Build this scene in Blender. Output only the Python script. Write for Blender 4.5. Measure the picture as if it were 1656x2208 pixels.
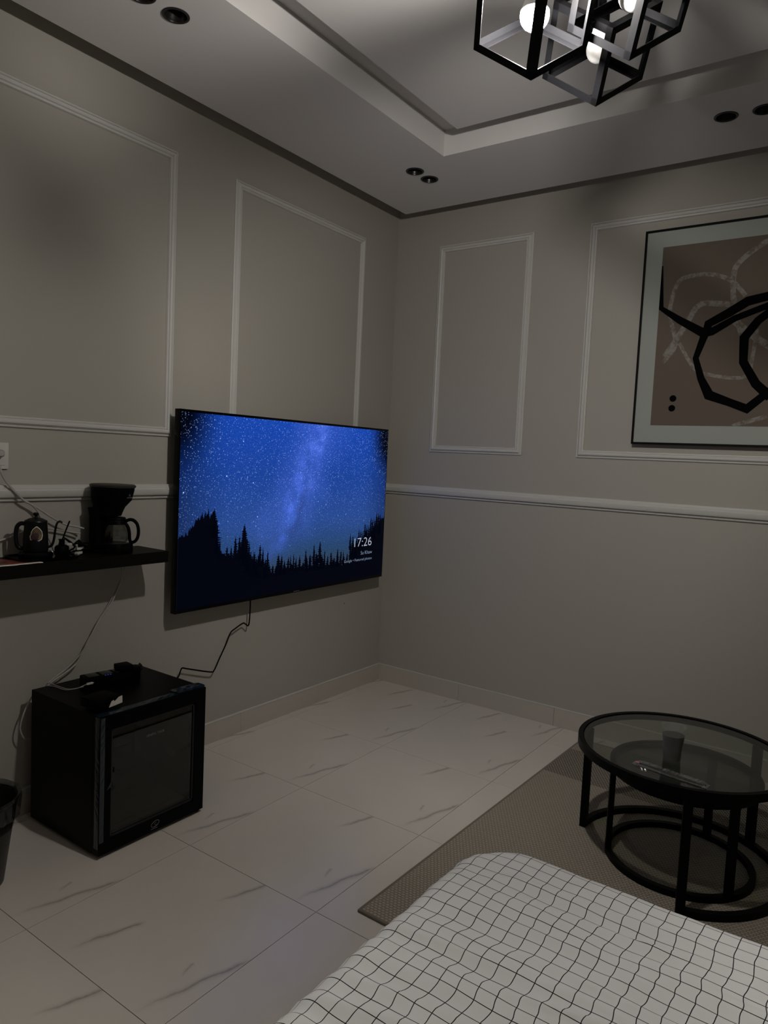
import bpy, bmesh, math, random
from mathutils import Vector, Matrix
random.seed(7)
for o in list(bpy.data.objects): bpy.data.objects.remove(o)
COL = bpy.context.scene.collection
# ---------------------------------------------------------------- camera, world, exposure
CAM = Vector((2.3882, -3.3915, 1.2968)); YAW, PIT, ROL, FPX = 0.6160, -0.0758, 0.0465, 1551.8
Fw = Vector((-math.sin(YAW)*math.cos(PIT), math.cos(YAW)*math.cos(PIT), math.sin(PIT)))
Rt = Vector((math.cos(YAW), math.sin(YAW), 0)); Up = Rt.cross(Fw)
R2 = Rt*math.cos(ROL)+Up*math.sin(ROL); U2 = -Rt*math.sin(ROL)+Up*math.cos(ROL)
cd = bpy.data.cameras.new('camera'); cam = bpy.data.objects.new('camera', cd); COL.objects.link(cam)
cd.sensor_fit = 'HORIZONTAL'; cd.sensor_width = 36; cd.lens = FPX*36/1656; cd.clip_start = .02
M = Matrix((R2, U2, -Fw)).transposed().to_4x4(); M.translation = CAM; cam.matrix_world = M
S = bpy.context.scene; S.camera = cam
w = bpy.data.worlds.new('world'); S.world = w; w.use_nodes = True
w.node_tree.nodes['Background'].inputs[0].default_value = (.5, .5, .55, 1)
w.node_tree.nodes['Background'].inputs[1].default_value = 0.0
S.view_settings.view_transform = 'Standard'; S.view_settings.look = 'None'
S.view_settings.exposure = 0.0; S.view_settings.gamma = 1; S.view_settings.use_curve_mapping = False
BULB = 2180.0
TVGAIN = 1.0
# ---------------------------------------------------------------- materials
def mat(name, col=(.5, .5, .5), rough=.6, metal=0, spec=.5, coat=0, emit=None, es=1, bump=None):
    m = bpy.data.materials.new(name); m.use_nodes = True; n = m.node_tree.nodes; b = n['Principled BSDF']
    b.inputs['Base Color'].default_value = (*col, 1); b.inputs['Roughness'].default_value = rough
    b.inputs['Metallic'].default_value = metal; b.inputs['Specular IOR Level'].default_value = spec
    b.inputs['Coat Weight'].default_value = coat
    if emit: b.inputs['Emission Color'].default_value = (*emit, 1); b.inputs['Emission Strength'].default_value = es
    if bump: # (scale, strength, distance)
        L = m.node_tree.links; t = n.new('ShaderNodeTexCoord'); z = n.new('ShaderNodeTexNoise'); u = n.new('ShaderNodeBump')
        z.inputs['Scale'].default_value = bump[0]; z.inputs['Detail'].default_value = 3
        u.inputs['Strength'].default_value = bump[1]; u.inputs['Distance'].default_value = bump[2]
        L.new(t.outputs['Object'], z.inputs['Vector']); L.new(z.outputs['Fac'], u.inputs['Height']); L.new(u.outputs['Normal'], b.inputs['Normal'])
    return m
def nodes(m): return m.node_tree.nodes, m.node_tree.links, m.node_tree.nodes['Principled BSDF']
def math_(n, L, op, a, b=None, c=None, clamp=False):
    q = n.new('ShaderNodeMath'); q.operation = op; q.use_clamp = clamp
    for i, v in enumerate((a, b, c)):
        if v is None: continue
        if isinstance(v, (int, float)): q.inputs[i].default_value = v
        else: L.new(v, q.inputs[i])
    return q.outputs[0]
def mixc(n, L, fac, a, b, typ='MIX'):
    q = n.new('ShaderNodeMix'); q.data_type = 'RGBA'; q.blend_type = typ
    for s, v in ((q.inputs['Factor'], fac), (q.inputs[6], a), (q.inputs[7], b)):
        if isinstance(v, tuple): s.default_value = (*v, 1)
        elif isinstance(v, (int, float)): s.default_value = v
        else: L.new(v, s)
    return q.outputs[2]
def mrange(n, L, v, a, b, c=0, d=1, typ='SMOOTHSTEP'):
    q = n.new('ShaderNodeMapRange'); q.interpolation_type = typ; L.new(v, q.inputs[0])
    for i, x in enumerate((a, b, c, d)): q.inputs[i+1].default_value = x
    return q.outputs[0]
def noise(n, L, vec, scale, detail=3, rough=.5):
    q = n.new('ShaderNodeTexNoise'); q.inputs['Scale'].default_value = scale; q.inputs['Detail'].default_value = detail; q.inputs['Roughness'].default_value = rough
    L.new(vec, q.inputs['Vector']); return q.outputs['Fac']
MW = mat('greige_wall_paint', (.322, .304, .270), .75, spec=.25, bump=(260, .12, .0006))
MC = mat('white_ceiling_paint', (.60, .585, .57), .8, spec=.2, bump=(200, .08, .0005))
MT = mat('white_moulding_gloss', (.46, .455, .43), .45, spec=.35)
MBLK = mat('black_powder_coat', (.0016, .0016, .0018), .45, spec=.08)
MCAGE = mat('black_satin_metal', (.0035, .0035, .0040), .40, spec=.07)
MPLA = mat('black_plastic', (.0015, .0015, .0015), .5, spec=.04)
MGLOSSB = mat('black_gloss_plastic', (.0012, .0012, .0016), .15, spec=.14)
MSHELF = mat('black_laminate', (.0028, .0026, .0022), .5, spec=.10, bump=(90, .1, .0003))
MWHT = mat('white_plastic', (.48, .47, .44), .4)
MCORD = mat('grey_white_cord', (.32, .30, .28), .5)
MBULB = mat('lit_bulb', (1, 1, 1), .5, emit=(1, .955, .90), es=BULB)
MBULBOFF = mat('opal_bulb_glass', (.80, .80, .77), .3)
MRED = mat('print_red', (.16, .03, .022), .35)
MPAPER = mat('white_paper', (.55, .52, .46), .7)

def marble(name, streaks, base=(.53, .488, .438), wob=.012):
    m = mat(name, base, .16, spec=.5); n, L, b = nodes(m)
    t = n.new('ShaderNodeUVMap'); t.uv_map = 'uv'
    nz = n.new('ShaderNodeTexNoise'); nz.inputs['Scale'].default_value = 14; nz.inputs['Detail'].default_value = 5
    L.new(t.outputs[0], nz.inputs['Vector'])
    sub = n.new('ShaderNodeVectorMath'); sub.operation = 'SUBTRACT'; L.new(nz.outputs['Color'], sub.inputs[0]); sub.inputs[1].default_value = (.5, .5, .5)
    sc = n.new('ShaderNodeVectorMath'); sc.operation = 'SCALE'; L.new(sub.outputs[0], sc.inputs[0]); sc.inputs['Scale'].default_value = wob*2
    ad = n.new('ShaderNodeVectorMath'); L.new(t.outputs[0], ad.inputs[0]); L.new(sc.outputs[0], ad.inputs[1])
    sp = n.new('ShaderNodeSeparateXYZ'); L.new(ad.outputs[0], sp.inputs[0]); X, Y = sp.outputs[0], sp.outputs[1]
    tot = None
    for (x0, y0, x1, y1, wd, st) in streaks:
        ln = math.hypot(x1-x0, y1-y0); ux, uy = (x1-x0)/ln, (y1-y0)/ln
        al = math_(n, L, 'ADD', math_(n, L, 'MULTIPLY', X, ux/ln), math_(n, L, 'MULTIPLY_ADD', Y, uy/ln, -(x0*ux+y0*uy)/ln))
        ac = math_(n, L, 'ADD', math_(n, L, 'MULTIPLY', X, -uy), math_(n, L, 'MULTIPLY_ADD', Y, ux, (x0*uy-y0*ux)))
        # lens-shaped streak: sharp on one edge, soft on the other
        env = math_(n, L, 'MULTIPLY', mrange(n, L, al, -.05, .5), mrange(n, L, al, 1.03, .85))
        d = math_(n, L, 'ABSOLUTE', ac)
        s1 = math_(n, L, 'MULTIPLY', mrange(n, L, d, wd, 0), env)
        s2 = math_(n, L, 'MULTIPLY', mrange(n, L, d, wd*.35, 0), env)
        s = math_(n, L, 'MULTIPLY', math_(n, L, 'ADD', math_(n, L, 'MULTIPLY', s1, .5), math_(n, L, 'MULTIPLY', s2, .5)), st)
        tot = s if tot is None else math_(n, L, 'MAXIMUM', tot, s)
    cloud = noise(n, L, t.outputs[0], 5, 4)
    c0 = mixc(n, L, cloud, tuple(c*.93 for c in base), tuple(min(1, c*1.06) for c in base))
    fine = math_(n, L, 'MULTIPLY_ADD', noise(n, L, t.outputs[0], 60, 4), .8, .5)
    c1 = mixc(n, L, math_(n, L, 'MULTIPLY', tot, fine, clamp=True), c0, (.13, .108, .09))
    L.new(c1, b.inputs['Base Color']); return m
_A = [(.29, .39, .352, .56, .017, .62), (.455, -.01, .545, .30, .017, .6), (.455, .14, .44, .20, .012, .4)]
MTILE = [marble('marble_tile', _A), marble('marble_tile_two_veins', _A+[(.15, .02, .215, .222, .017, .62)])]
MBASE = marble('marble_skirting', [(.17, -.02, .19, .12, .008, .75), (.46, -.02, .47, .11, .005, .4)], (.40, .37, .33), .006)

def glass(name, tint, refl, rough=.02, gcol=(1, 1, 1)):
    m = bpy.data.materials.new(name); m.use_nodes = True; n = m.node_tree.nodes; L = m.node_tree.links
    n.remove(n['Principled BSDF']); o = n['Material Output']
    t = n.new('ShaderNodeBsdfTransparent'); t.inputs[0].default_value = (*tint, 1)
    g = n.new('ShaderNodeBsdfGlossy'); g.inputs['Roughness'].default_value = rough; g.inputs[0].default_value = (*gcol, 1)
    f = n.new('ShaderNodeFresnel'); f.inputs[0].default_value = refl
    ge = n.new('ShaderNodeNewGeometry'); inv = math_(n, L, 'SUBTRACT', 1.0, ge.outputs['Backfacing'])   # an exit face reflects nothing back
    x = n.new('ShaderNodeMixShader'); L.new(math_(n, L, 'MULTIPLY', f.outputs[0], inv), x.inputs[0]); L.new(t.outputs[0], x.inputs[1]); L.new(g.outputs[0], x.inputs[2]); L.new(x.outputs[0], o.inputs[0])
    return m
MSMOKE = glass('smoked_glass', (.63, .66, .62), 1.5)
MSMOKE2 = glass('dark_smoked_glass', (.40, .42, .39), 1.5)
MDOOR = glass('tinted_door_glass', (.46, .46, .40), 1.6)
def hazy(name, tint, ior, haze, rough=.03):
    m = glass(name, tint, ior, rough); n = m.node_tree.nodes; L = m.node_tree.links; o = n['Material Output']
    src = o.inputs[0].links[0].from_socket; d = n.new('ShaderNodeBsdfDiffuse'); d.inputs[0].default_value = (.8, .8, .8, 1)
    x = n.new('ShaderNodeMixShader'); x.inputs[0].default_value = haze; L.new(src, x.inputs[1]); L.new(d.outputs[0], x.inputs[2]); L.new(x.outputs[0], o.inputs[0]); return m
MCLEAR = hazy('clear_glass', (.95, .96, .95), 1.45, .012)
MCUP = hazy('clear_cup_plastic', (.95, .96, .95), 1.5, .045)
MCARAFE = hazy('dimmed_carafe_glass', (.66, .66, .64), 1.5, .006)  # dark tint put in to dim the bright wall behind, not a stain
MFILM = hazy('clear_film', (.90, .92, .93), 1.45, .05, .12)
MBAG = glass('thin_bag_plastic', (.55, .55, .55), 1.6, .22)
MBLUE = mat('blue_protective_film', (.006, .014, .020), .22, spec=.7)

# ---------------------------------------------------------------- builders
class B:
    def __init__(s): s.bm = bmesh.new()
    def box(s, x0, x1, y0, y1, z0, z1, bev=0, M=None):
        b = bmesh.new(); bmesh.ops.create_cube(b, size=1)
        for v in b.verts: v.co = Vector(((x0+x1)/2+v.co.x*(x1-x0), (y0+y1)/2+v.co.y*(y1-y0), (z0+z1)/2+v.co.z*(z1-z0)))
        if bev: bmesh.ops.bevel(b, geom=b.edges[:], offset=bev, segments=2, affect='EDGES', profile=.6)
        if M is not None: bmesh.ops.transform(b, matrix=M, verts=b.verts[:])
        s._add(b); return s
    def _add(s, b):
        me = bpy.data.meshes.new('tmp'); b.to_mesh(me); b.free(); s.bm.from_mesh(me); bpy.data.meshes.remove(me)
    def loft(s, rings, cap=True, closed=False):
        R = [[s.bm.verts.new(p) for p in r] for r in rings]; n = len(R[0]); m = len(R)
        for i in range(m if closed else m-1):
            a, b = R[i], R[(i+1) % m]
            for j in range(n): s.bm.faces.new((a[j], a[(j+1) % n], b[(j+1) % n], b[j]))
        if cap and not closed:
            s.bm.faces.new(R[0][::-1]); s.bm.faces.new(R[-1])
        return s
    def lathe(s, cx, cy, prof, n=32, cap=True, M=None):
        rr = [[Vector((cx+r*math.cos(2*math.pi*k/n), cy+r*math.sin(2*math.pi*k/n), z)) for k in range(n)] for r, z in prof]
        if M is not None: rr = [[M @ p for p in r] for r in rr]
        return s.loft(rr, cap)
    def tube(s, pts, r, n=7, smooth=4, cap=True, closed=False):
        P = [Vector(p) for p in pts]
        if smooth and len(P) > 2:
            Q = []
            N = len(P)
            for i in range(N if closed else N-1):
                if closed: a, b, c, d = P[i-1], P[i], P[(i+1) % N], P[(i+2) % N]
                else: a, b, c, d = P[max(i-1, 0)], P[i], P[i+1], P[min(i+2, N-1)]
                for k in range(smooth):
                    t = k/smooth
                    Q.append(.5*((2*b)+(c-a)*t+(2*a-5*b+4*c-d)*t*t+(3*b-a-3*c+d)*t**3))
            if not closed: Q.append(P[-1])
            P = Q
        rings = []; up = None
        for i, p in enumerate(P):
            if closed: t = (P[(i+1) % len(P)]-P[i-1]).normalized()
            else: t = (P[min(i+1, len(P)-1)]-P[max(i-1, 0)]).normalized()
            if up is None: up = t.orthogonal().normalized()
            up = (up-t*up.dot(t)); up = up.normalized() if up.length > 1e-6 else t.orthogonal().normalized()
            sd = t.cross(up); rad = r(i/(len(P)-1)) if callable(r) else r
            rings.append([p+(up*math.cos(2*math.pi*k/n)+sd*math.sin(2*math.pi*k/n))*rad for k in range(n)])
        return s.loft(rings, cap, closed)
    def bar(s, a, b, w, h=None, up=(0, 0, 1)):
        a, b = Vector(a), Vector(b); h = h or w; t = (b-a).normalized(); u = Vector(up); u = u-t*u.dot(t)
        if u.length < 1e-4: u = t.orthogonal()
        u.normalize(); v = t.cross(u)
        return s.loft([[p+v*w/2*i+u*h/2*j for i, j in ((1, 1), (-1, 1), (-1, -1), (1, -1))] for p in (a, b)])
    def poly(s, pts, flip=False):
        vs = [s.bm.verts.new(p) for p in pts]; s.bm.faces.new(vs[::-1] if flip else vs); return s
    def done(s, name, m, parent=None, smooth=None, loc=None, tri=False):
        bmesh.ops.recalc_face_normals(s.bm, faces=s.bm.faces[:])
        if tri: bmesh.ops.triangulate(s.bm, faces=s.bm.faces[:])
        me = bpy.data.meshes.new(name); s.bm.to_mesh(me); s.bm.free(); me.materials.append(m)
        o = bpy.data.objects.new(name, me); COL.objects.link(o)
        if smooth is not None:
            me.shade_smooth()
            e = bmesh.new(); e.from_mesh(me)
            for ed in e.edges:
                if len(ed.link_faces) == 2 and ed.calc_face_angle(0) > math.radians(smooth): ed.smooth = False
            e.to_mesh(me); e.free()
        if parent: o.parent = parent
        if loc: o.location = loc
        return o
def tag(o, label=None, cat=None, group=None, kind=None):
    if label: o['label'] = label
    if cat: o['category'] = cat
    if group: o['group'] = group
    if kind: o['kind'] = kind
    return o
def struct(o, label=None): o['kind'] = 'structure'; (label and o.__setitem__('label', label)); (label and o.__setitem__('category', o.name.split('_')[0].split('.')[0])); return o
def thing(name, loc, label, cat, group=None):
    o = bpy.data.objects.new(name, None); o.location = loc; COL.objects.link(o); o.empty_display_size = .05
    return tag(o, label, cat, group)
def local(o, parent):
    """parent keeping the world position of geometry written in world coordinates"""
    o.parent = parent; o.matrix_parent_inverse = parent.matrix_basis.inverted(); return o
def uvplanar(o, f):
    me = o.data; l = me.uv_layers.new(name='uv')
    for lp in me.loops: l.data[lp.index].uv = f(me.vertices[lp.vertex_index].co)

# ================================================================ ROOM
RX, RY, ZT = 3.55, -4.2, 2.705      # room extent and slab height
ZS, ZP, GAP = 2.597, 2.62, .134     # perimeter soffit, tray panel, shadow gap
TX0, TX1, TY0, TY1 = .69, RX-.69, -.672, RY+.672
struct(B().box(-.12, RX+.12, RY-.12, .12, -.08, -.006).done('floor', mat('grout', (.05, .042, .034), .9)), 'polished white marble look tile floor with grey streaks')
FL = bpy.data.objects['floor']
T = .545; meshes = {}
for i in range(-2, 7):
    for j in range(-6, 4):
        x0, y0 = .60+i*T, -1.878+j*T; x1, y1 = x0+T, y0+T
        cx0, cx1, cy0, cy1 = max(x0, 0), min(x1, RX), max(y0, RY), min(y1, 0)
        if cx1-cx0 < .01 or cy1-cy0 < .01: continue
        g = .0009
        o = B().box(cx0+g, cx1-g, cy0+g, cy1-g, -.007, 0).done('tile', MTILE[1 if j in (3, -3) or (i+j) % 5 == 4 else 0])
        uvplanar(o, lambda c: (c.x-x0, c.y-y0)); local(o, FL)
wl = struct(B().box(-.12, 0, RY-.12, .12, 0, ZT).done('wall_left', MW), 'greige painted wall behind the television')
wb = struct(B().box(0, RX, 0, .12, 0, ZT).done('wall_back', MW), 'greige painted wall with white panel mouldings and picture')
struct(B().box(RX, RX+.12, RY-.12, .12, 0, ZT).done('wall_right', MW), 'greige painted wall out of view on the right')
struct(B().box(0, RX, RY-.12, RY, 0, ZT).done('wall_front', MW), 'greige painted wall behind the camera')
ce = struct(B().box(-.12, RX+.12, RY-.12, .12, ZT, ZT+.1).done('ceiling', MC), 'white stepped false ceiling with a raised centre tray')
# soffit: ring with downlight holes
HOLES = [(.494, -.597), (.503, -.487), (.502, -1.935), (.497, -2.052), (1.771, -.471), (1.898, -.463)]
HR = .0345
b = B()
xs = [GAP, TX0, TX1, RX-GAP]; ys = [RY+GAP, TY1, TY0, -GAP]
for i in range(3):
    for j in range(3):
        if i == 1 and j == 1: continue
        b.box(xs[i], xs[i+1], ys[j], ys[j+1], ZS, ZT)
bmesh.ops.remove_doubles(b.bm, verts=b.bm.verts[:], dist=1e-5)
# delete interior duplicate faces
seen = {}
for f in b.bm.faces: seen.setdefault(tuple(round(c, 4) for c in f.calc_center_median()), []).append(f)
bmesh.ops.delete(b.bm, geom=[f for l in seen.values() if len(l) > 1 for f in l], context='FACES')
so = b.done('soffit', MC)
cut = B()
for (x, y) in HOLES: cut.lathe(x, y, [(HR, ZS-.02), (HR, ZS+.075)], 36)
co = cut.done('cutter', MC)
md = so.modifiers.new('b', 'BOOLEAN'); md.object = co; md.solver = 'EXACT'; md.operation = 'DIFFERENCE'
me = bpy.data.meshes.new_from_object(so.evaluated_get(bpy.context.evaluated_depsgraph_get()))
so.modifiers.clear(); so.data = me; bpy.data.objects.remove(co); local(so, ce)
b = B()
for q in ((0, GAP, RY, 0), (RX-GAP, RX, RY, 0), (GAP, RX-GAP, -GAP, 0), (GAP, RX-GAP, RY, RY+GAP)): b.box(q[0], q[1], q[2], q[3], ZS+.078, ZS+.084)
local(b.done('bounce_board', MC), ce)  # unseen board added above the gap to bounce light onto the wall
GP = .15
tp = B().box(TX0+GP, TX1-GP, TY1+GP, TY0-GP, ZP, ZP+.04).done('tray_panel', MC); local(tp, ce)
tm = B().box(TX0+GP+.3, TX1-GP-.3, TY1+GP+.3, TY0-GP-.3, ZP+.04, ZT).done('tray_hanger', MC); local(tm, ce)

# baseboards (tile pieces with a pale top line)
def baseboard(name, along, n0, n1, f, label):
    root = bpy.data.objects.new(name, None); COL.objects.link(root); root['kind'] = 'structure'; root['label'] = label; root['category'] = 'baseboard'
    k = n0
    while k < n1-1e-6:
        e = min(k+T, n1)
        q = f(k+.0006, e-.0006); o = B().box(*q, 0, .0915, .0006).done('skirting_tile', MBASE)
        uvplanar(o, (lambda c, k=k: ((c.y+c.x-(0 if along == 'x' else 0)) % T if along == 'x' else (-c.y) % T, c.z)) )
        local(o, root); k = e
    q = f(n0, n1, .0135); o = B().box(*q, .0915, .0945, .0005).done('top_edge', MT); local(o, root)
    return root
baseboard('baseboard_left', 'y', 0.012, -RY, lambda a, c, d=.012: (0, d, -c, -a), 'marble tile skirting along the television wall')
baseboard('baseboard_back', 'x', 0, RX, lambda a, c, d=.012: (a, c, -d, 0), 'marble tile skirting along the picture wall')
baseboard('baseboard_right', 'y', 0.012, -RY-.012, lambda a, c, d=.012: (RX-d, RX, -c, -a), 'marble tile skirting along the right wall')
baseboard('baseboard_front', 'x', 0, RX, lambda a, c, d=.012: (a, c, RY, RY+d), 'marble tile skirting behind the camera')

# chair rails
RAIL = [(1.093, 0), (1.093, .007), (1.0965, .010), (1.100, .010), (1.1015, .006), (1.104, .006), (1.108, .019), (1.116, .0235), (1.130, .0245), (1.134, .021), (1.1375, .021), (1.140, .0175), (1.149, .0165), (1.150, 0)]
def rail(name, p0, p1, nrm, label):
    n = Vector(nrm); a, c = Vector(p0), Vector(p1)
    o = B().loft([[p+n*d+Vector((0, 0, z)) for z, d in RAIL] for p in (a, c)]).done(name, MT, smooth=40); return struct(o, label)
rail('trim_1', (0, 0, 0), (0, RY, 0), (1, 0, 0), 'white chair rail along the television wall')
rail('trim_2', (.0, 0, 0), (RX, 0, 0), (0, -1, 0), 'white chair rail along the picture wall')
rail('trim_3', (RX, 0, 0), (RX, RY, 0), (-1, 0, 0), 'white chair rail on the right wall')
rail('trim_4', (0, RY, 0), (RX, RY, 0), (0, 1, 0), 'white chair rail behind the camera')
PROF = [(0, 0), (0, .005), (.003, .0075), (.006, .0075), (.0075, .0055), (.010, .010), (.015, .0150), (.021, .0160), (.025, .0135), (.027, .0085), (.029, .0085), (.031, .0105), (.0345, .0095), (.036, .006), (.037, 0)]
def panel(name, O, U, N, u0, u1, z0, z1, label):
    O, U, N = Vector(O), Vector(U), Vector(N); b = B(); Z = Vector((0, 0, 1)); rings = []
    for ins, h in PROF:
        rings.append([O+U*uu+Z*zz+N*h for uu, zz in ((u0+ins, z0+ins), (u1-ins, z0+ins), (u1-ins, z1-ins), (u0+ins, z1-ins))])
    b.loft(rings, cap=False); return struct(b.done(name, MT, smooth=30), label)
PT, PB = 2.445, 1.339
panel('trim_5', (0, 0, 0), (0, -1, 0), (1, 0, 0), .3045, 1.2208, PB, PT, 'white wall panel moulding above the television')
panel('trim_6', (0, 0, 0), (0, -1, 0), (1, 0, 0), 1.5246, 3.1, PB, PT, 'wide white wall panel moulding above the shelf')
panel('trim_7', (0, 0, 0), (1, 0, 0), (0, -1, 0), .278, .825, PB, PT, 'narrow white wall panel moulding left of the picture')
panel('trim_8', (0, 0, 0), (1, 0, 0), (0, -1, 0), 1.1123, 2.438, PB, PT, 'white wall panel moulding around the picture')
panel('trim_9', (0, 0, 0), (1, 0, 0), (0, -1, 0), 2.725, 3.272, PB, PT, 'narrow white wall panel moulding right of the picture')

# ================================================================ DOWNLIGHTS
MDL = mat('black_downlight_metal', (.008, .008, .008), .3, spec=.5, metal=0)
MLENS = mat('dark_lens', (.02, .02, .022), .12, spec=.6)
wh = ['left of the pair nearest the corner', 'right of the pair nearest the corner', 'above the wide left wall panel, fully in view',
      'cut by the top edge of the photo, left border', 'left of the pair above the picture', 'at the right edge of the photo above the picture']
for k, (x, y) in enumerate(HOLES):
    t = thing('downlight', (x, y, ZS), 'black recessed round downlight, '+wh[k], 'downlight', 'recessed downlights in the ceiling border')
    b = B(); b.lathe(x, y, [(.0415, ZS), (.0415, ZS-.002), (.039, ZS-.0035), (.034, ZS-.0025), (.0325, ZS+.002), (.0325, ZS+.02), (.034, ZS+.02), (.034, ZS), (.0415, ZS)], 40, cap=False)
    local(b.done('trim_ring', MDL, smooth=40), t)
    b = B(); b.lathe(x, y, [(.032, ZS+.004), (.026, ZS+.03), (.019, ZS+.05), (.019, ZS+.055), (.033, ZS+.055)], 32, cap=False)
    local(b.done('reflector', MDL, smooth=50), t)
    local(B().lathe(x, y, [(.0185, ZS+.047), (.0185, ZS+.05)], 24).done('lamp', MLENS), t)

# ================================================================ CHANDELIER
ch = thing('chandelier', (1.74, -1.88, ZP), 'cluster chandelier of tilted black open cube cages, one bulb lit', 'chandelier')
cages = [((1.703, -1.969, 2.236), True, 'lit cage at the left'), ((1.739, -1.690, 2.289), False, 'lowest cage at the bottom'), ((1.867, -1.855, 2.283), False, 'cage at the right')]
CS, FLG, THK = .170, .0165, .0016     # cube edge, flange width, sheet thickness
MNECK = mat('white_bulb_neck', (.7, .7, .68), .4)
def bulb_mesh(c, nm, m, par, lab):
    """bulb hanging straight down; c = lowest point"""
    x, y, z = c; R_ = .0300
    dome = [(R_*math.cos(math.radians(d)), z+R_-R_*math.sin(math.radians(d))) for d in (88, 75, 60, 45, 30, 15, 0, -12)]
    o = B().lathe(x, y, dome, 28, cap=True).done(nm, m, smooth=60); local(o, par); o['label'] = lab
    nk = B().lathe(x, y, [dome[-1], (.026, z+.048), (.0205, z+.062), (.0165, z+.078)], 28).done('bulb_neck', MNECK, smooth=60); local(nk, o)
    sk = B().lathe(x, y, [(.0175, z+.076), (.019, z+.078), (.019, z+.112), (.010, z+.118), (.010, z+.19)], 24).done('socket', MCAGE, smooth=40); local(sk, o)
e_ = math.radians(35.264)
for (cc, lit, nm) in cages:
    cc = Vector(cc); top = cc+Vector((0, 0, CS*.8660))
    az = [math.radians(a+1.5) for a in (180, 60, -60)]
    ax = [Vector((math.cos(e_)*math.cos(a), math.cos(e_)*math.sin(a), math.sin(e_))) for a in az]   # edges rising from the bottom corner
    N = cc-Vector((0, 0, CS*.8660))
    # small hub at the top corner carries the socket and the stem
    cg = B().lathe(cc.x, cc.y, [(.004, top.z-.020), (.016, top.z-.016), (.016, top.z-.008), (.006, top.z+.004)], 20).done('cage', MCAGE); local(cg, ch); cg['label'] = 'black open cube frame hung by one corner, '+nm
    for i in range(3):
        u, v, w_ = ax[i], ax[(i+1) % 3], ax[(i+2) % 3]
        for p in (0, 1):
            for q in (0, 1):
                st0 = N+v*(p*CS)+w_*(q*CS); sv = v*(1-2*p); sw = w_*(1-2*q)
                prof = [(0, 0), (FLG, 0), (FLG, THK), (THK, THK), (THK, FLG), (0, FLG)]
                b = B(); b.loft([[st0+u*t+sv*i_+sw*j_ for i_, j_ in prof] for t in (0, CS)])
                local(b.done('bar', MCAGE), cg)
    bulb_mesh((cc.x, cc.y, cc.z-.048), 'bulb', MBULB if lit else MBULBOFF, ch, ('bright lit bulb' if lit else 'unlit white opal bulb')+' in the '+nm)
    local(B().tube([top, top+Vector((0, 0, .05)), Vector((top.x*.6+.4*1.76, top.y*.6-.4*1.85, ZP-.07)), Vector((top.x*.45+.55*1.76, top.y*.45-.55*1.85, ZP-.02))], .0045, 8, 3).done('stem', MCAGE), ch)
local(B().lathe(1.76, -1.85, [(.10, ZP-.025), (.105, ZP-.02), (.105, ZP)], 40).done('canopy', MCAGE, smooth=40), ch)

# ================================================================ TELEVISION
Y0, Y1, Z0, Z1, XF = -1.554, -.137, .633, 1.450, .090
tv = thing('television', (0, (Y0+Y1)/2, Z0), 'large flat television on the wall showing a starry night sky screensaver', 'television')
local(B().box(.060, XF, Y0, Y1, Z0, Z1, .002).done('housing', MGLOSSB, smooth=30), tv)
local(B().box(.03, .062, Y0+.25, Y1-.25, Z0+.06, Z1-.3, .006).done('rear_case', MPLA), tv)
local(B().box(0, .032, -1.0, -.7, .85, 1.15, .002).done('wall_mount', MBLK), tv)
SX = XF+.0006; SW, SH = Y1-Y0, Z1-Z0
def sp(s, t, d=0): return Vector((SX+d, Y0+s*SW, Z0+t*SH))
scr = B().poly([sp(.004, .018), sp(.996, .018), sp(.996, .987), sp(.004, .987)]).done('screen', None or mat('screen_sky', (0, 0, 0), .3, spec=.08))
uvplanar(scr, lambda c: ((c.y-Y0)/SW, (c.z-Z0)/SH)); local(scr, tv)
n, L, b = nodes(scr.data.materials[0])
uv = n.new('ShaderNodeUVMap'); uv.uv_map = 'uv'; sx = n.new('ShaderNodeSeparateXYZ'); L.new(uv.outputs[0], sx.inputs[0]); s_, t_ = sx.outputs[0], sx.outputs[1]
asp = n.new('ShaderNodeMapping'); asp.inputs['Scale'].default_value = (SW/SH, 1, 1); L.new(uv.outputs[0], asp.inputs[0]); V = asp.outputs[0]
ramp = n.new('ShaderNodeValToRGB'); L.new(t_, ramp.inputs[0]); e = ramp.color_ramp.elements
e[0].position = .13; e[0].color = (.035, .055, .085, 1); e[1].position = .97; e[1].color = (.009, .065, .44, 1)
for p, c in ((.24, (.022, .062, .15, 1)), (.42, (.024, .075, .30, 1)), (.68, (.012, .060, .34, 1))):
    q = ramp.color_ramp.elements.new(p); q.color = c
# milky way band leaning right towards the top
mx = math_(n, L, 'MULTIPLY_ADD', t_, .30, .315)
wob = math_(n, L, 'MULTIPLY_ADD', noise(n, L, V, 4, 5), .22, -.11)
dd = math_(n, L, 'ABSOLUTE', math_(n, L, 'ADD', math_(n, L, 'SUBTRACT', s_, mx), wob))
band = mrange(n, L, dd, .20, .0); core = mrange(n, L, dd, .07, .0)
cl_ = mrange(n, L, noise(n, L, V, 9, 7, .65), .36, .68)
mk = math_(n, L, 'MULTIPLY', math_(n, L, 'ADD', math_(n, L, 'MULTIPLY', band, .35), math_(n, L, 'MULTIPLY', math_(n, L, 'MULTIPLY', core, cl_), .75)), mrange(n, L, t_, .12, .5))
c = mixc(n, L, mk, ramp.outputs[0], (.075, .165, .78))
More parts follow.
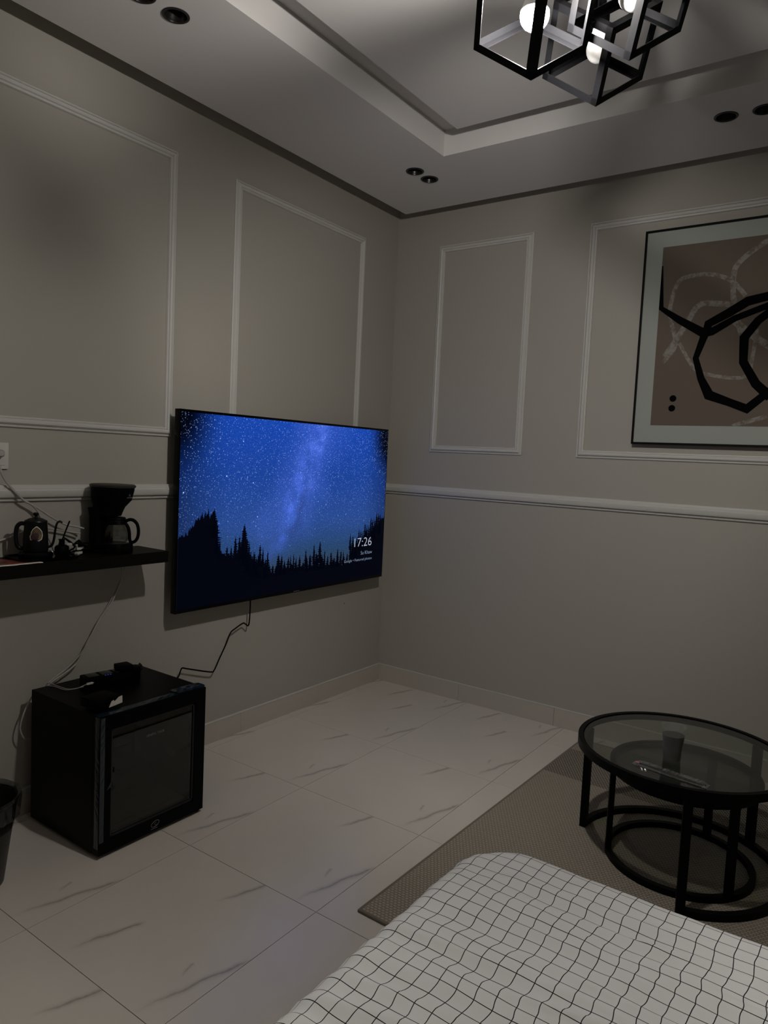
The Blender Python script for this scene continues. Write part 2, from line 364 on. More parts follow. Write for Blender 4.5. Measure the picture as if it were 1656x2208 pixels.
# dark rift
rf = math_(n, L, 'ABSOLUTE', math_(n, L, 'SUBTRACT', math_(n, L, 'SUBTRACT', s_, mx), math_(n, L, 'MULTIPLY_ADD', noise(n, L, V, 6, 4), .12, -.005)))
rift = math_(n, L, 'MULTIPLY', math_(n, L, 'MULTIPLY', mrange(n, L, rf, .035, .0), mrange(n, L, t_, .75, .45)), mrange(n, L, t_, .2, .4))
c = mixc(n, L, math_(n, L, 'MULTIPLY', rift, .45), c, (.022, .045, .19))
# grain
gr = math_(n, L, 'MULTIPLY_ADD', noise(n, L, V, 150, 2), 1.5, .17)
c = mixc(n, L, 1.0, c, gr, 'MULTIPLY')
# dark corners
def corner(cx, cy, r0, r1, kx=1.0):
    dx = math_(n, L, 'MULTIPLY', math_(n, L, 'SUBTRACT', s_, cx), SW/SH*kx); dy = math_(n, L, 'SUBTRACT', t_, cy)
    return mrange(n, L, math_(n, L, 'SQRT', math_(n, L, 'ADD', math_(n, L, 'MULTIPLY', dx, dx), math_(n, L, 'MULTIPLY', dy, dy))), r0, r1)
vg = math_(n, L, 'MULTIPLY', corner(-.02, 1.02, .12, .42, 1.3), corner(1.02, .97, .12, .36, 1.4))
sidev = math_(n, L, 'MULTIPLY', mrange(n, L, s_, -.08, .22, .25, 1), mrange(n, L, s_, 1.08, .82, .35, 1))
c = mixc(n, L, 1.0, c, math_(n, L, 'MULTIPLY', math_(n, L, 'MULTIPLY_ADD', vg, .97, .03), sidev), 'MULTIPLY')
# stars
def stars(scale, r0, r1, thr, gain):
    vo = n.new('ShaderNodeTexVoronoi'); vo.inputs['Scale'].default_value = scale; L.new(V, vo.inputs['Vector'])
    spc = n.new('ShaderNodeSeparateColor'); L.new(vo.outputs['Color'], spc.inputs[0])
    sel = mrange(n, L, spc.outputs[0], thr, 1.0)
    return math_(n, L, 'MULTIPLY', math_(n, L, 'MULTIPLY', mrange(n, L, vo.outputs['Distance'], r1, r0), sel), gain)
big = math_(n, L, 'MULTIPLY', stars(26, .03, .13, .45, 1.6), mrange(n, L, s_, .45, .1, .25, 1))
st = math_(n, L, 'ADD', math_(n, L, 'ADD', stars(55, .03, .19, .4, .52), big), math_(n, L, 'MULTIPLY', stars(110, .0, .36, .2, .55), mrange(n, L, t_, .25, .8, .3, 1.2)))
st = math_(n, L, 'MULTIPLY', st, mrange(n, L, t_, .15, .45))
c = mixc(n, L, st, c, (.50, .72, 1.25), 'ADD')
L.new(c, b.inputs['Emission Color']); b.inputs['Emission Strength'].default_value = 1.0*TVGAIN
# treeline silhouette, a thin flat layer of the screen picture
MTR = mat('screen_dark', (0, 0, 0), .3, spec=.08, emit=(.0004, .0010, .0042), es=1)
MASS = [(.004, .378), (.038, .392), (.054, .424), (.069, .453), (.086, .471), (.105, .475), (.114, .457), (.119, .470), (.133, .480), (.14, .455), (.149, .416), (.148, .353), (.158, .297), (.17, .256), (.2, .251), (.23, .25), (.289, .226), (.343, .188), (.385, .129), (.413, .159), (.456, .156), (.562, .142), (.667, .134), (.78, .123), (.80, .20), (.85, .25), (.905, .266), (.933, .284), (.941, .344), (.969, .388), (.996, .415)]
rj = random.Random(3)
b = B(); top = []
for k in range(len(MASS)-1):
    (a0, h0), (a1, h1) = MASS[k], MASS[k+1]; m = max(2, int(abs(a1-a0)/.004)+1)
    for q in range(m):
        u = q/m; top.append((a0+(a1-a0)*u, h0+(h1-h0)*u+(rj.random()**2)*.034-.008))
top.append(MASS[-1])
prev = None
for (a, h) in top:
    cur = (b.bm.verts.new(sp(a, .018, .0006)), b.bm.verts.new(sp(a, h, .0006)))
    if prev: b.bm.faces.new((prev[0], cur[0], cur[1], prev[1]))
    prev = cur
TREES = [(.133, .51, 60), (.255, .422, 75), (.268, .34, 15), (.277, .318, 12), (.298, .266, 12), (.325, .3, 20), (.338, .281, 12), (.36, .261, 15), (.41, .237, 30), (.425, .231, 25), (.468, .22, 10), (.483, .226, 12), (.495, .207, 8), (.513, .209, 8), (.543, .245, 14), (.563, .215, 10), (.585, .271, 18), (.616, .29, 22), (.643, .227, 12), (.715, .231, 18), (.749, .212, 10), (.786, .319, 14), (.838, .294, 10), (.879, .324, 16), (.935, .365, 20), (.968, .408, 20), (.55, .2, 20), (.6, .22, 40), (.63, .2, 30), (.31, .235, 30), (.44, .19, 20), (.35, .22, 20), (.69, .17, 20), (.86, .28, 24), (.82, .27, 20), (.80, .24, 16)]+[(.03+.0115*k, [.395, .40, .43, .45, .47, .485, .50, .50, .49, .47, .40, .33][k]+.01*(k % 2), 18) for k in range(12)]+[(.17+.0165*k, [.272, .30, .31, .345, .36, .32, .29, .255, .262, .24, .235, .20, .185, .17, .18][k]+.012*(k % 2), 22) for k in range(15)]+[(.42+.0185*k, .178+.018*((k*7) % 3), 20) for k in range(20)]+[(.79+.012*k, .25+.012*k+.02*((k*5) % 3), 22) for k in range(16)]
for (s0, t0, wd) in TREES:
    hw = wd/1380*.80; base = max(.12, t0-hw*6-.05); N = max(5, int((t0-base)/.012)); L_, R_ = [], []
    for k in range(N+1):
        f = k/N; z = t0-(t0-base)*f; ww = hw*(f**.75)+.0012
        L_.append((s0-ww*(.55+.9*rj.random()), z-.004*rj.random())); L_.append((s0-ww*.5, z-.006))
        R_.append((s0+ww*(.55+.9*rj.random()), z-.004*rj.random())); R_.append((s0+ww*.5, z-.006))
    lp = None
    for (a, z), (c_, z2) in zip([(s0, t0+.004)]+L_, [(s0+.0006, t0+.004)]+R_):
        cur = (b.bm.verts.new(sp(max(a, .004), max(z, .02), .0008)), b.bm.verts.new(sp(min(c_, .996), max(z, .02), .0008)))
        if lp: b.bm.faces.new((lp[0], cur[0], cur[1], lp[1]))
        lp = cur
local(b.done('treeline', MTR), tv); tv.children[-1]['label'] = 'black spruce silhouettes along the bottom of the screen'
def text(s, m, name, height, P, right, up, par, align='RIGHT', width=None):
    cu = bpy.data.curves.new(name, 'FONT'); cu.body = s; cu.align_x = align; cu.size = 1; cu.offset = -.012 if par.name == 'television' else 0; o = bpy.data.objects.new(name, cu); COL.objects.link(o)
    me = bpy.data.meshes.new_from_object(o.evaluated_get(bpy.context.evaluated_depsgraph_get())); bpy.data.objects.remove(o)
    xs_ = [v.co.x for v in me.vertices]; W0 = max(xs_)-min(xs_); k = height/.72; kx = (width/W0) if width else k
    right, up = Vector(right), Vector(up)
    for v in me.vertices: v.co = Vector(P)+right*(v.co.x*kx)+up*(v.co.y*k)
    me.materials.clear(); me.materials.append(m); q = bpy.data.objects.new(name, me); COL.objects.link(q); local(q, par); return q
MTXT = mat('screen_text_glow', (0, 0, 0), .3, emit=(.75, .78, .95), es=.62)
MTX2 = mat('screen_text_blue_glow', (0, 0, 0), .3, emit=(.42, .55, .80), es=.55)
text('17:26', MTXT, 'clock_text', .049, (XF+.002, -.249, .8178), (0, 1, 0), (0, 0, 1), tv, width=.150)
text('Su Khaw', MTX2, 'caption_text', .020, (XF+.002, -.244, .7732), (0, 1, 0), (0, 0, 1), tv, width=.100)
text('Google \u2022 Featured photos', MTX2, 'caption_text', .0145, (XF+.002, -.243, .7412), (0, 1, 0), (0, 0, 1), tv, width=.240)
local(B().box(XF, XF+.001, -.862, -.82, .6375, .6405).done('maker_badge', mat('badge_grey', (.10, .10, .11), .4)), tv)

def cable(name, pts, r, m, label, cat='cable', group=None, smooth=4, z=None):
    o = B().tube(pts, r, 7, smooth).done(name, m, smooth=60); return tag(o, label, cat, group)
cable('power_cable', [(.05, -1.103, .645), (.04, -1.093, .566), (.035, -1.094, .505), (.03, -1.110, .512), (.03, -1.125, .518), (.03, -1.169, .502), (.03, -1.199, .486), (.03, -1.224, .438), (.03, -1.259, .382), (.03, -1.287, .336), (.03, -1.305, .332), (.03, -1.369, .352), (.03, -1.440, .376), (.03, -1.462, .383), (.035, -1.475, .372), (.05, -1.500, .355), (.035, -1.55, .30), (.02, -1.62, .20)], .0032, MPLA, 'thin black cable hanging from the television down behind the mini fridge')

# ================================================================ PICTURE
pic = thing('framed_picture', (1.7775, 0, 1.411), 'black framed abstract print of black and white loops on tan, white mount', 'picture')
fx0, fx1, fz0, fz1 = 1.381, 2.174, 1.411, 2.360; fw = .009; yb, yf = -.008, -.038
for a in ((fx0, fx0+fw, fz0, fz1), (fx1-fw, fx1, fz0, fz1), (fx0+fw, fx1-fw, fz0, fz0+fw), (fx0+fw, fx1-fw, fz1-fw, fz1)):
    local(B().box(a[0], a[1], yf, yb, a[2], a[3], .001).done('frame_rail', MBLK), pic)
local(B().box(fx0+.02, fx1-.02, -.009, 0, fz0+.03, fz1-.03).done('backing', MPLA), pic)
local(B().box(fx0+fw, fx1-fw, -.030, -.026, fz0+fw, fz1-fw).done('mount', mat('white_card', (.275, .290, .268), .9, spec=.1)), pic)
ax0, ax1, az0, az1 = 1.4605, 2.0945, 1.497, 2.282
local(B().box(ax0, ax1, -.0308, -.0300, az0, az1).done('print', mat('tan_print', (.108, .088, .071), .9, spec=0, bump=(120, .1, .0003))), pic)
MWS = mat('chalk_white_stroke', (.225, .195, .165), .9, spec=0)
def wsnoise(m):
    n, L, b = nodes(m); t = n.new('ShaderNodeTexCoord'); f = mrange(n, L, noise(n, L, t.outputs['Object'], 45, 6, .7), .35, .62)
    L.new(mixc(n, L, f, (.112, .093, .076), (.205, .19, .172)), b.inputs['Base Color'])
wsnoise(MWS); MBS = mat('black_ink', (.0025, .0025, .0028), .9, spec=.0)
def ribbon(pts, wd, d, m, name='brush_stroke', smooth=0, wf=None):
    P = [Vector((p[0], 0, p[1])) for p in pts]
    if smooth:
        Q = []
        for i in range(len(P)-1):
            a, b_, c, d_ = P[max(i-1, 0)], P[i], P[i+1], P[min(i+2, len(P)-1)]
            for k in range(smooth):
                t = k/smooth; Q.append(.5*((2*b_)+(c-a)*t+(2*a-5*b_+4*c-d_)*t*t+(3*b_-a-3*c+d_)*t**3))
        Q.append(P[-1]); P = Q
    b = B(); pv = None
    for i, p in enumerate(P):
        t0 = (P[i]-P[i-1]).normalized() if i else (P[1]-P[0]).normalized(); t1 = (P[i+1]-P[i]).normalized() if i < len(P)-1 else t0
        t = (t0+t1).normalized(); nn = Vector((-t.z, 0, t.x)); sc = 1/max(.5, nn.dot(Vector((-t0.z, 0, t0.x)))); ww = wd*(wf[i % len(wf)] if wf else 1)/2*sc
        q = [p+nn*ww, p-nn*ww]
        for v in q: v.x = min(max(v.x, ax0), ax1); v.z = min(max(v.z, az0), az1); v.y = d
        cur = [b.bm.verts.new(v) for v in q]
        if pv: b.bm.faces.new((pv[0], cur[0], cur[1], pv[1]))
        pv = cur
    o = b.done(name, m); local(o, pic); return o
_i = 0
for l, w_ in (([(1.50, 1.800), (1.556, 1.893), (1.59, 1.955), (1.621, 2.009), (1.661, 2.022), (1.758, 2.008)], .024),
              ([(1.495, 1.775), (1.543, 1.849), (1.519, 1.95), (1.509, 2.018), (1.538, 2.126), (1.611, 2.146), (1.688, 2.138), (1.756, 2.104), (1.81, 2.041)], .018),
              ([(1.98, 2.28), (1.877, 2.256), (1.784, 2.19), (1.758, 2.135), (1.768, 2.013), (1.807, 1.878)], .022),
              ([(1.558, 1.859), (1.63, 1.745), (1.695, 1.716), (1.796, 1.7), (1.844, 1.717), (1.857, 1.801), (1.864, 1.901)], .015),
              ([(1.765, 1.95), (1.80, 1.916), (1.91, 1.83), (2.02, 1.78), (2.06, 1.86)], .028),
              ([(1.80, 1.495), (1.831, 1.509), (1.932, 1.542), (2.05, 1.60)], .018)):
    ribbon(l, w_, -.0311-.00004*_i, MWS, smooth=5); _i += 1
for l, wf in (([(1.462, 2.201), (1.463, 2.111), (1.466, 2.012)], (.3, .7, 1)),
              ([(1.462, 2.020), (1.551, 1.959), (1.655, 1.896), (1.69, 1.900), (1.777, 1.950), (1.897, 1.993), (1.99, 2.03), (2.03, 2.10)], (.7, 1, 1.25, 1.1, .9, .9, 1)),
              ([(1.664, 1.890), (1.673, 1.934), (1.746, 1.972), (1.821, 2.017), (1.894, 2.031), (1.97, 2.02), (2.02, 1.95)], (1, 1.1, 1.25, 1.3, 1.2)),
              ([(1.662, 1.890), (1.632, 1.789), (1.66, 1.701), (1.697, 1.629), (1.78, 1.598), (1.850, 1.570), (1.90, 1.616), (1.95, 1.66), (2.0, 1.78), (2.02, 1.95)], (1.1, .8, 1, 1.35, 1.1, 1.15, 1.1)),
              ([(2.0, 1.975), (1.9, 1.962), (1.866, 1.935), (1.818, 1.867), (1.822, 1.766), (1.876, 1.674), (1.935, 1.618)], (1.0, 1.1, 1.1, 1.2, 1.1, 1.2, 1.3))):
    ribbon(l, .030, -.0315-.00004*_i, MBS, wf=wf); _i += 1
for (x, z) in ((1.550, 1.616), (1.548, 1.573)):
    local(B().poly([Vector((x+.0145*math.cos(a*math.pi/12), -.0322, z+.0145*math.sin(a*math.pi/12))) for a in range(24)]).done('ink_dot', MBS), pic)

# ================================================================ FLOATING SHELF and what stands on it
shf = thing('wall_shelf', (0, -2.2, .865), 'thick black floating wall shelf below the chair rail', 'shelf')
local(B().box(0, .185, -3.0, -1.666, .867, .909, .0012).done('shelf_board', MSHELF), shf)
local(B().box(0, .005, -2.9, -1.75, .856, .8672).done('wall_bracket', MBLK), shf)
ZH = .9095
# coffee maker ------------------------------------------------
cm = thing('coffee_maker', (.10, -1.852, ZH), 'black drip coffee maker with a flared top at the right end of the shelf', 'coffee maker')
CX, CY = .100, -1.850
def ell(cx, cy, ax_, ay_, z, p=2.6, n=36):
    r = []
    for k in range(n):
        a = 2*math.pi*k/n; c_, s__ = math.cos(a), math.sin(a)
        r.append(Vector((cx+ax_*math.copysign(abs(c_)**(2/p), c_), cy+ay_*math.copysign(abs(s__)**(2/p), s__), z)))
    return r
local(B().loft([ell(CX, CY-.002, .058, .070, ZH, 4), ell(CX, CY-.002, .060, .073, ZH+.004, 4), ell(CX, CY-.002, .060, .072, ZH+.030, 4), ell(CX, CY-.002, .057, .069, ZH+.034, 4)]).done('base', MPLA, smooth=40), cm)
local(B().loft([ell(CX, CY-.048, .054, .026, ZH+.030, 4), ell(CX, CY-.048, .054, .026, ZH+.13, 4), ell(CX, CY-.048, .058, .032, ZH+.16, 4)]).done('water_tower', MPLA, smooth=40), cm)
local(B().loft([ell(CX, CY-.020, .048, .046, ZH+.132, 2.6), ell(CX, CY-.016, .050, .050, ZH+.150, 2.6), ell(CX, CY-.014, .053, .056, ZH+.165, 2.6), ell(CX, CY-.004, .062, .072, ZH+.19, 2.6), ell(CX, CY, .066, .078, ZH+.225, 2.6), ell(CX, CY, .067, .079, ZH+.237, 2.6)]).done('brew_basket', MPLA, smooth=40), cm)
local(B().loft([ell(CX, CY, .070, .082, ZH+.236, 2.6), ell(CX, CY, .0715, .0835, ZH+.239, 2.6), ell(CX, CY, .0715, .0835, ZH+.243, 2.6), ell(CX, CY, .066, .078, ZH+.2465, 2.6), ell(CX, CY, .03, .04, ZH+.2475, 2.6)]).done('lid', mat('coffee_lid', (.016, .0145, .012), .45), smooth=40), cm)
local(B().lathe(CX, CY+.018, [(.045, ZH+.034), (.045, ZH+.037)], 32).done('warming_plate', MDL), cm)
# small badge on the basket front
bdir = Vector((.10, 1, 0)).normalized(); bp = Vector((CX, CY, ZH+.206))+Vector((.008, .0735, 0)); br = Vector((-1, .10, 0)).normalized()
local(B().loft([[bp+br*(i*.014)+Vector((0, 0, 1))*(j*.0016-.004)+bdir*d for i, j in ((-1, -1), (1, -1), (1, 1), (-1, 1))] for d in (.004, .0075)]).done('maker_badge', mat('silver_badge', (.08, .08, .08), .4)), cm)
local(B().loft([[bp+br*(i*.003)+Vector((0, 0, 1))*(j*.004+.005)+bdir*d for i, j in ((-1, -1), (1, -1), (.4, 1), (-.4, 1))] for d in (.004, .0075)]).done('maker_badge', bpy.data.materials['silver_badge']), cm)
# carafe
cf = thing('coffee_carafe', (CX, CY+.012, ZH+.037), 'small glass carafe with a black handle on the coffee maker plate', 'carafe')
z0 = ZH+.0375; cyy = CY+.018
local(B().lathe(CX, cyy, [(.036, z0), (.043, z0+.004), (.0475, z0+.018), (.048, z0+.032), (.043, z0+.052), (.035, z0+.068), (.031, z0+.078), (.032, z0+.080), (.0295, z0+.080), (.0335, z0+.068), (.0415, z0+.051), (.0465, z0+.031), (.046, z0+.018), (.0415, z0+.005)], 40, cap=False).done('glass_bowl', MCARAFE, smooth=60), cf)
local(B().lathe(CX, cyy, [(.0345, z0+.0805), (.036, z0+.084), (.033, z0+.091), (.012, z0+.0925)], 32).done('lid', MPLA, smooth=40), cf)
local(B().lathe(CX, cyy, [(.0365, z0+.066), (.0375, z0+.066), (.0335, z0+.0775), (.0325, z0+.0775)], 32, cap=False).done('band', MPLA, smooth=40), cf)
hd = Vector((-.34, .94, 0)).normalized()
hp = [Vector((CX, cyy, 0))+hd*r+Vector((0, 0, z0+z)) for r, z in ((.033, .074), (.047, .083), (.064, .082), (.078, .069), (.084, .045), (.081, .020), (.070, .005), (.056, .003), (.051, .016), (.050, .035), (.045, .055), (.036, .068))]
local(B().tube(hp, .0062, 8, 5, closed=True).done('handle', MPLA, smooth=60), cf)
Rz = Matrix.Translation((CX, CY, 0)) @ Matrix.Rotation(math.radians(-70), 4, 'Z') @ Matrix.Diagonal((.88, .95, 1, 1)) @ Matrix.Translation((-CX, -CY, 0))
def _turn(o):
    if o.type == 'MESH': o.data.transform(Rz)
    for c_ in o.children: _turn(c_)
_turn(cm); _turn(cf)
# kettle -------------------------------------------------------
KX, KY = .092, -2.128
tr = tag(B().loft([ell(.094, -2.105, .072, .098, ZH, 5), ell(.094, -2.105, .075, .101, ZH+.003, 5), ell(.094, -2.105, .077, .103, ZH+.010, 5), ell(.094, -2.105, .073, .099, ZH+.010, 5), ell(.094, -2.105, .071, .097, ZH+.005, 5)]).done('serving_tray', MGLOSSB, smooth=35), 'low black tray on the shelf under the black kettle', 'tray')
ke = thing('kettle', (KX, KY, ZH+.026), 'black gooseneck kettle with a white edged sticker on its side', 'kettle')
kz = ZH+.0262
kb = B().lathe(KX, KY, [(.049, ZH+.0055), (.052, ZH+.008), (.052, ZH+.020), (.047, ZH+.025), (.03, ZH+.0255)], 40).done('power_base', MGLOSSB, smooth=35); local(kb, ke)
KM = mat('matt_black_enamel', (.0035, .0036, .0046), .38, spec=.18)
local(B().lathe(KX, KY, [(.037, kz), (.0385, kz+.003), (.0375, kz+.05), (.0345, kz+.094), (.0355, kz+.097)], 40).done('body', KM, smooth=40), ke)
kl = local(B().lathe(KX, KY, [(.0355, kz+.0972), (.034, kz+.101), (.020, kz+.108), (.006, kz+.111), (.0035, kz+.115), (.008, kz+.119), (.0095, kz+.123), (.006, kz+.127)], 32).done('lid', KM, smooth=40), ke)
vp = Vector((.565, .826, 0))
kh = [Vector((KX, KY, 0))-vp*r+Vector((0, 0, kz+z)) for r, z in ((.034, .090), (.046, .090), (.056, .078), (.059, .05), (.055, .018), (.044, .008), (.036, .010))]
local(B().tube(kh, lambda t: .007, 8, 5).done('handle', KM, smooth=60), ke)
ks = [Vector((KX, KY, 0))+vp*r+Vector((0, 0, kz+z)) for r, z in ((.034, .012), (.048, .018), (.055, .040), (.058, .066), (.063, .090), (.072, .099), (.080, .094))]
local(B().tube(ks, lambda t: .0045-.0015*t, 8, 5).done('spout', KM, smooth=60), ke)
# sticker: curved patch facing the room
def patch(pts, r, m, name, lab=None):
    cen = math.atan2(-.565, .826); b = B()
    cu = sum(p[0] for p in pts)/len(pts); cz = sum(p[1] for p in pts)/len(pts)
    def P(u, z, s_): 
        u_, z_ = cu+(u-cu)*s_, cz+(z-cz)*s_; a = cen+u_/.036
        rr = r-(z_)*.035
        return Vector((KX+rr*math.cos(a), KY+rr*math.sin(a), kz+z_))
    rings = [[P(u, z, s_) for u, z in pts] for s_ in (1, .66, .33, .08)]
    b.loft(rings, cap=False); b.bm.faces.new([v for v in b.bm.verts][-len(pts):]); o = b.done(name, m); local(o, ke)
    if lab: o['label'] = lab
SO = [(-.012, .040), (.013, .036), (.021, .042), (.024, .055), (.022, .068), (.016, .077), (.007, .085), (.003, .084), (-.006, .075), (-.010, .066), (-.011, .058), (-.014, .053)]
patch(SO, .0402, MPAPER, 'sticker', 'white edged arched sticker')
sc_ = lambda l, k: [(.004+(u-.004)*k, .059+(z-.059)*k) for u, z in l]
patch(sc_(SO, .88), .0406, mat('sticker_olive', (.055, .05, .022), .5), 'sticker_print')
patch([(-.010, .042), (.011, .040), (.013, .054), (.008, .063), (-.003, .062), (-.011, .054)], .0410, mat('sticker_maroon', (.032, .010, .014), .5), 'sticker_print')
patch([(.010, .041), (.019, .044), (.020, .058), (.013, .06)], .0411, mat('sticker_tan', (.13, .09, .05), .5), 'sticker_print')
patch([(-.001, .063), (.008, .064), (.009, .074), (.004, .079), (-.001, .074)], .0410, mat('sticker_brown', (.10, .055, .035), .5), 'sticker_print')
# small black pot with a stirrer
pt = thing('sugar_pot', (.115, -2.045, ZH+.006), 'small black pot with a thin stirrer beside the kettle spout', 'pot')
px, py, pz = .110, -2.047, ZH+.0055
local(B().lathe(px, py, [(.020, pz), (.023, pz+.004), (.023, pz+.028), (.019, pz+.034), (.010, pz+.037), (.009, pz+.052), (.012, pz+.056)], 28).done('pot_body', MPLA, smooth=40), pt)
local(B().tube([(px, py, pz+.05), (px+.006, py+.010, pz+.085), (px+.012, py+.020, pz+.118)], .0026, 7, 2).done('stirrer', MPLA, smooth=60), pt)
# leaflet
lf = thing('leaflet', (.10, -2.33, ZH), 'red printed leaflet with a pale deckled front edge, left end of the shelf', 'leaflet')
b = B()
W = [(.035, -2.60), (.035, -2.235), (.175, -2.152), (.180, -2.60)]
b.loft([[Vector((x, y, ZH+z)) for x, y in W] for z in (.0003, .0022)]); local(b.done('sheet', MRED), lf)
b = B(); ed = []
for k in range(26):
    y = -2.60+k*.0178; jit = .0022*math.sin(k*2.3)+.0015*math.sin(k*5.1)
    ed.append([Vector((.173+jit*.5, y, ZH+.0023)), Vector((.1835+jit, y, ZH+.0023)), Vector((.1842+jit, y, ZH+.0003)), Vector((.173, y, ZH+.0003))])
b.loft(ed); local(b.done('pale_edge', MPAPER), lf)
for (x, y, r, m_) in ((.09, -2.36, .05, 'leaf_print_tan'), (.12, -2.27, .028, 'leaf_print_dark')):
    mm = bpy.data.materials.get(m_) or mat(m_, (.20, .10, .06) if 'tan' in m_ else (.04, .012, .010), .4)
    local(B().poly([Vector((x+r*.7*math.cos(a), y+r*1.2*math.sin(a), ZH+.0026)) for a in [k*math.pi/10 for k in range(20)]]).done('printed_shape', mm), lf)
# cords on the shelf and wall
kc = cable('power_cord', [(.030, -2.222, 1.235), (.030, -2.215, 1.206), (.03, -2.198, 1.165), (.03, -2.165, 1.128), (.03, -2.136, 1.098), (.03, -2.101, 1.076), (.025, -2.07, 1.03), (.03, -2.045, .96), (.018, -2.02, .915)], .0034, MCORD, 'grey cord', None); local(kc, ke)
kc = cable('power_cord', [(.030, -2.226, 1.225), (.03, -2.215, 1.197), (.03, -2.19, 1.153), (.03, -2.144, 1.106), (.03, -2.088, 1.071), (.03, -2.034, 1.035), (.03, -1.987, 1.01), (.035, -1.945, 1.0), (.044, -1.925, .994)], .0032, MCORD, 'grey cord', None); local(kc, cm)
cable('loose_cord', [(.016, -2.5, .97), (.016, -2.35, .945), (.016, -2.25, .955), (.014, -2.203, .967), (.014, -2.142, .986), (.014, -2.10, 1.005), (.02, -2.05, 1.0), (.02, -1.98, .985), (.03, -1.93, .975)], .003, MCORD, 'grey cord running low along the wall behind the kettle', 'cord')
rj = random.Random(5)
tc = thing('tangled_cable', (.08, -1.99, ZH), 'tangle of black cable with pale connectors between kettle and coffee maker', 'cable')
for k in range(4):
    pp = [(.03+.10*rj.random(), -2.035+.018*q+.012*rj.random(), ZH+.006+.055*rj.random()*math.sin(math.pi*min(1, q/6))+.004) for q in range(7)]
    local(B().tube(pp, .0028, 6, 5).done('cable_loop', MPLA, smooth=60), tc)
for k, (x, y, z) in enumerate(((.125, -1.995, .012), (.12, -1.985, .026), (.10, -2.005, .040))):
    local(B().box(-.006, .006, -.016, .016, -.004, .004, .0015, Matrix.Translation((x, y, ZH+z)) @ Matrix.Rotation(.5-.5*k, 4, 'Z')).done('connector', MWHT), tc)
# wall socket and plug
ws = thing('wall_socket', (0, -2.22, 1.244), 'white square wall socket at the left edge of the photo', 'socket')
local(B().box(0, .008, -2.262, -2.176, 1.201, 1.287, .0015).done('face_plate', MWHT, smooth=30), ws)
local(B().box(.008, .0095, -2.250, -2.188, 1.213, 1.275, .0006).done('socket_insert', MWHT, smooth=30), ws)
pg = thing('power_plug', (.0095, -2.215, 1.244), 'grey moulded plug pushed into the white wall socket', 'plug')
local(B().loft([ell(.0, .0, .014, .024, 0, 3, 20), ell(0, 0, .013, .022, .018, 3, 20), ell(0, 0, .008, .012, .034, 3, 20)]).done('plug_body', MCORD, smooth=50), pg)
o = pg.children[0]; o.matrix_parent_inverse = Matrix(); o.matrix_basis = Matrix.Rotation(math.pi/2, 4, 'Y')
o.location = (0, -.005, .008)

# ================================================================ MINI FRIDGE
fr = thing('mini_fridge', (.25, -1.912, 0), 'black mini fridge with a tinted glass door standing against the wall', 'fridge')
FX0, FXD, FX1, FY0, FY1, FZ0, FZ1 = .062, .420, .458, -2.120, -1.705, .012, .457
MFR = mat('fridge_black_steel', (.0016, .0016, .0014), .38, spec=.07); MLIN = mat('fridge_liner', (.20, .20, .165), .6)
b = B()
for q in ((FX0, FXD, FY0, FY0+.025, FZ0, FZ1), (FX0, FXD, FY1-.025, FY1, FZ0, FZ1), (FX0, FXD, FY0+.025, FY1-.025, FZ1-.03, FZ1), (FX0, FXD, FY0+.025, FY1-.025, FZ0, FZ0+.03), (FX0, FX0+.03, FY0+.025, FY1-.025, FZ0+.03, FZ1-.03)): b.box(*q)
local(b.done('cabinet', MFR), fr)
b = B(); a0, a1, c0, c1, d0, d1 = FX0+.031, FXD-.001, FY0+.026, FY1-.026, FZ0+.031, FZ1-.031
for q in ((a0, a1, c0, c0+.008, d0, d1), (a0, a1, c1-.008, c1, d0, d1), (a0, a1, c0+.008, c1-.008, d1-.008, d1), (a0, a1, c0+.008, c1-.008, d0, d0+.008), (a0, a0+.008, c0+.008, c1-.008, d0+.008, d1-.008)): b.box(*q)
local(b.done('inner_liner', MLIN), fr)
local(B().box(.30, .345, c1-.028, c1-.0085, .19, .215, .006).done('thermostat_knob', MWHT), fr)
local(B().box(a0+.012, a1-.02, c0+.010, c1-.010, .235, .238).done('inner_shelf', MSMOKE), fr)
local(B().loft([[Vector((x, y, z)) for x, z in ((a0+.009, d0+.009), (a0+.10, d0+.009), (a0+.10, d0+.06), (a0+.07, d0+.09), (a0+.009, d0+.09))] for y in (c0+.009, c1-.009)]).done('compressor_hump', MLIN), fr)
# door
wy0, wy1, wz0, wz1 = -2.079, -1.749, .058, .410
dr = B()
for q in ((FXD+.002, FX1, FY0, wy0, FZ0+.002, FZ1), (FXD+.002, FX1, wy1, FY1, FZ0+.002, FZ1), (FXD+.002, FX1, wy0, wy1, wz1, FZ1), (FXD+.002, FX1, wy0, wy1, FZ0+.002, wz0)): dr.box(*q)
door = local(dr.done('door', mat('door_frame_black', (.0012, .0012, .0014), .3, spec=.06)), fr)
local(B().box(FX1-.014, FX1-.008, wy0, wy1, wz0, wz1).done('door_glass', MDOOR), door)
MDG = mat('inner_gasket', (.014, .013, .015), .5)
for q in ((wy0, wy0+.006, wz0, wz1), (wy1-.006, wy1, wz0, wz1), (wy0, wy1, wz1-.006, wz1), (wy0, wy1, wz0, wz0+.006)):
    local(B().box(FX1-.0075, FX1-.004, q[0], q[1], q[2], q[3]).done('glass_trim', MDG), door)
text('GENERAL TRADE', mat('print_grey', (.16, .16, .15), .5), 'lettering', .0085, (FX1-.0072, -1.945, .3435), (0, 1, 0), (0, 0, 1), door, 'LEFT', .070)
MLG = mat('logo_silver', (.13, .13, .14), .4)
lc = Vector((FX1+.0012, -1.909, .038))
local(B().tube([lc+Vector((0, .0155*math.cos(a), .0095*math.sin(a)+.0025*math.cos(a))) for a in [k*math.pi/8 for k in range(16)]], .0009, 6, 3, closed=True).done('badge_ring', MLG), door)
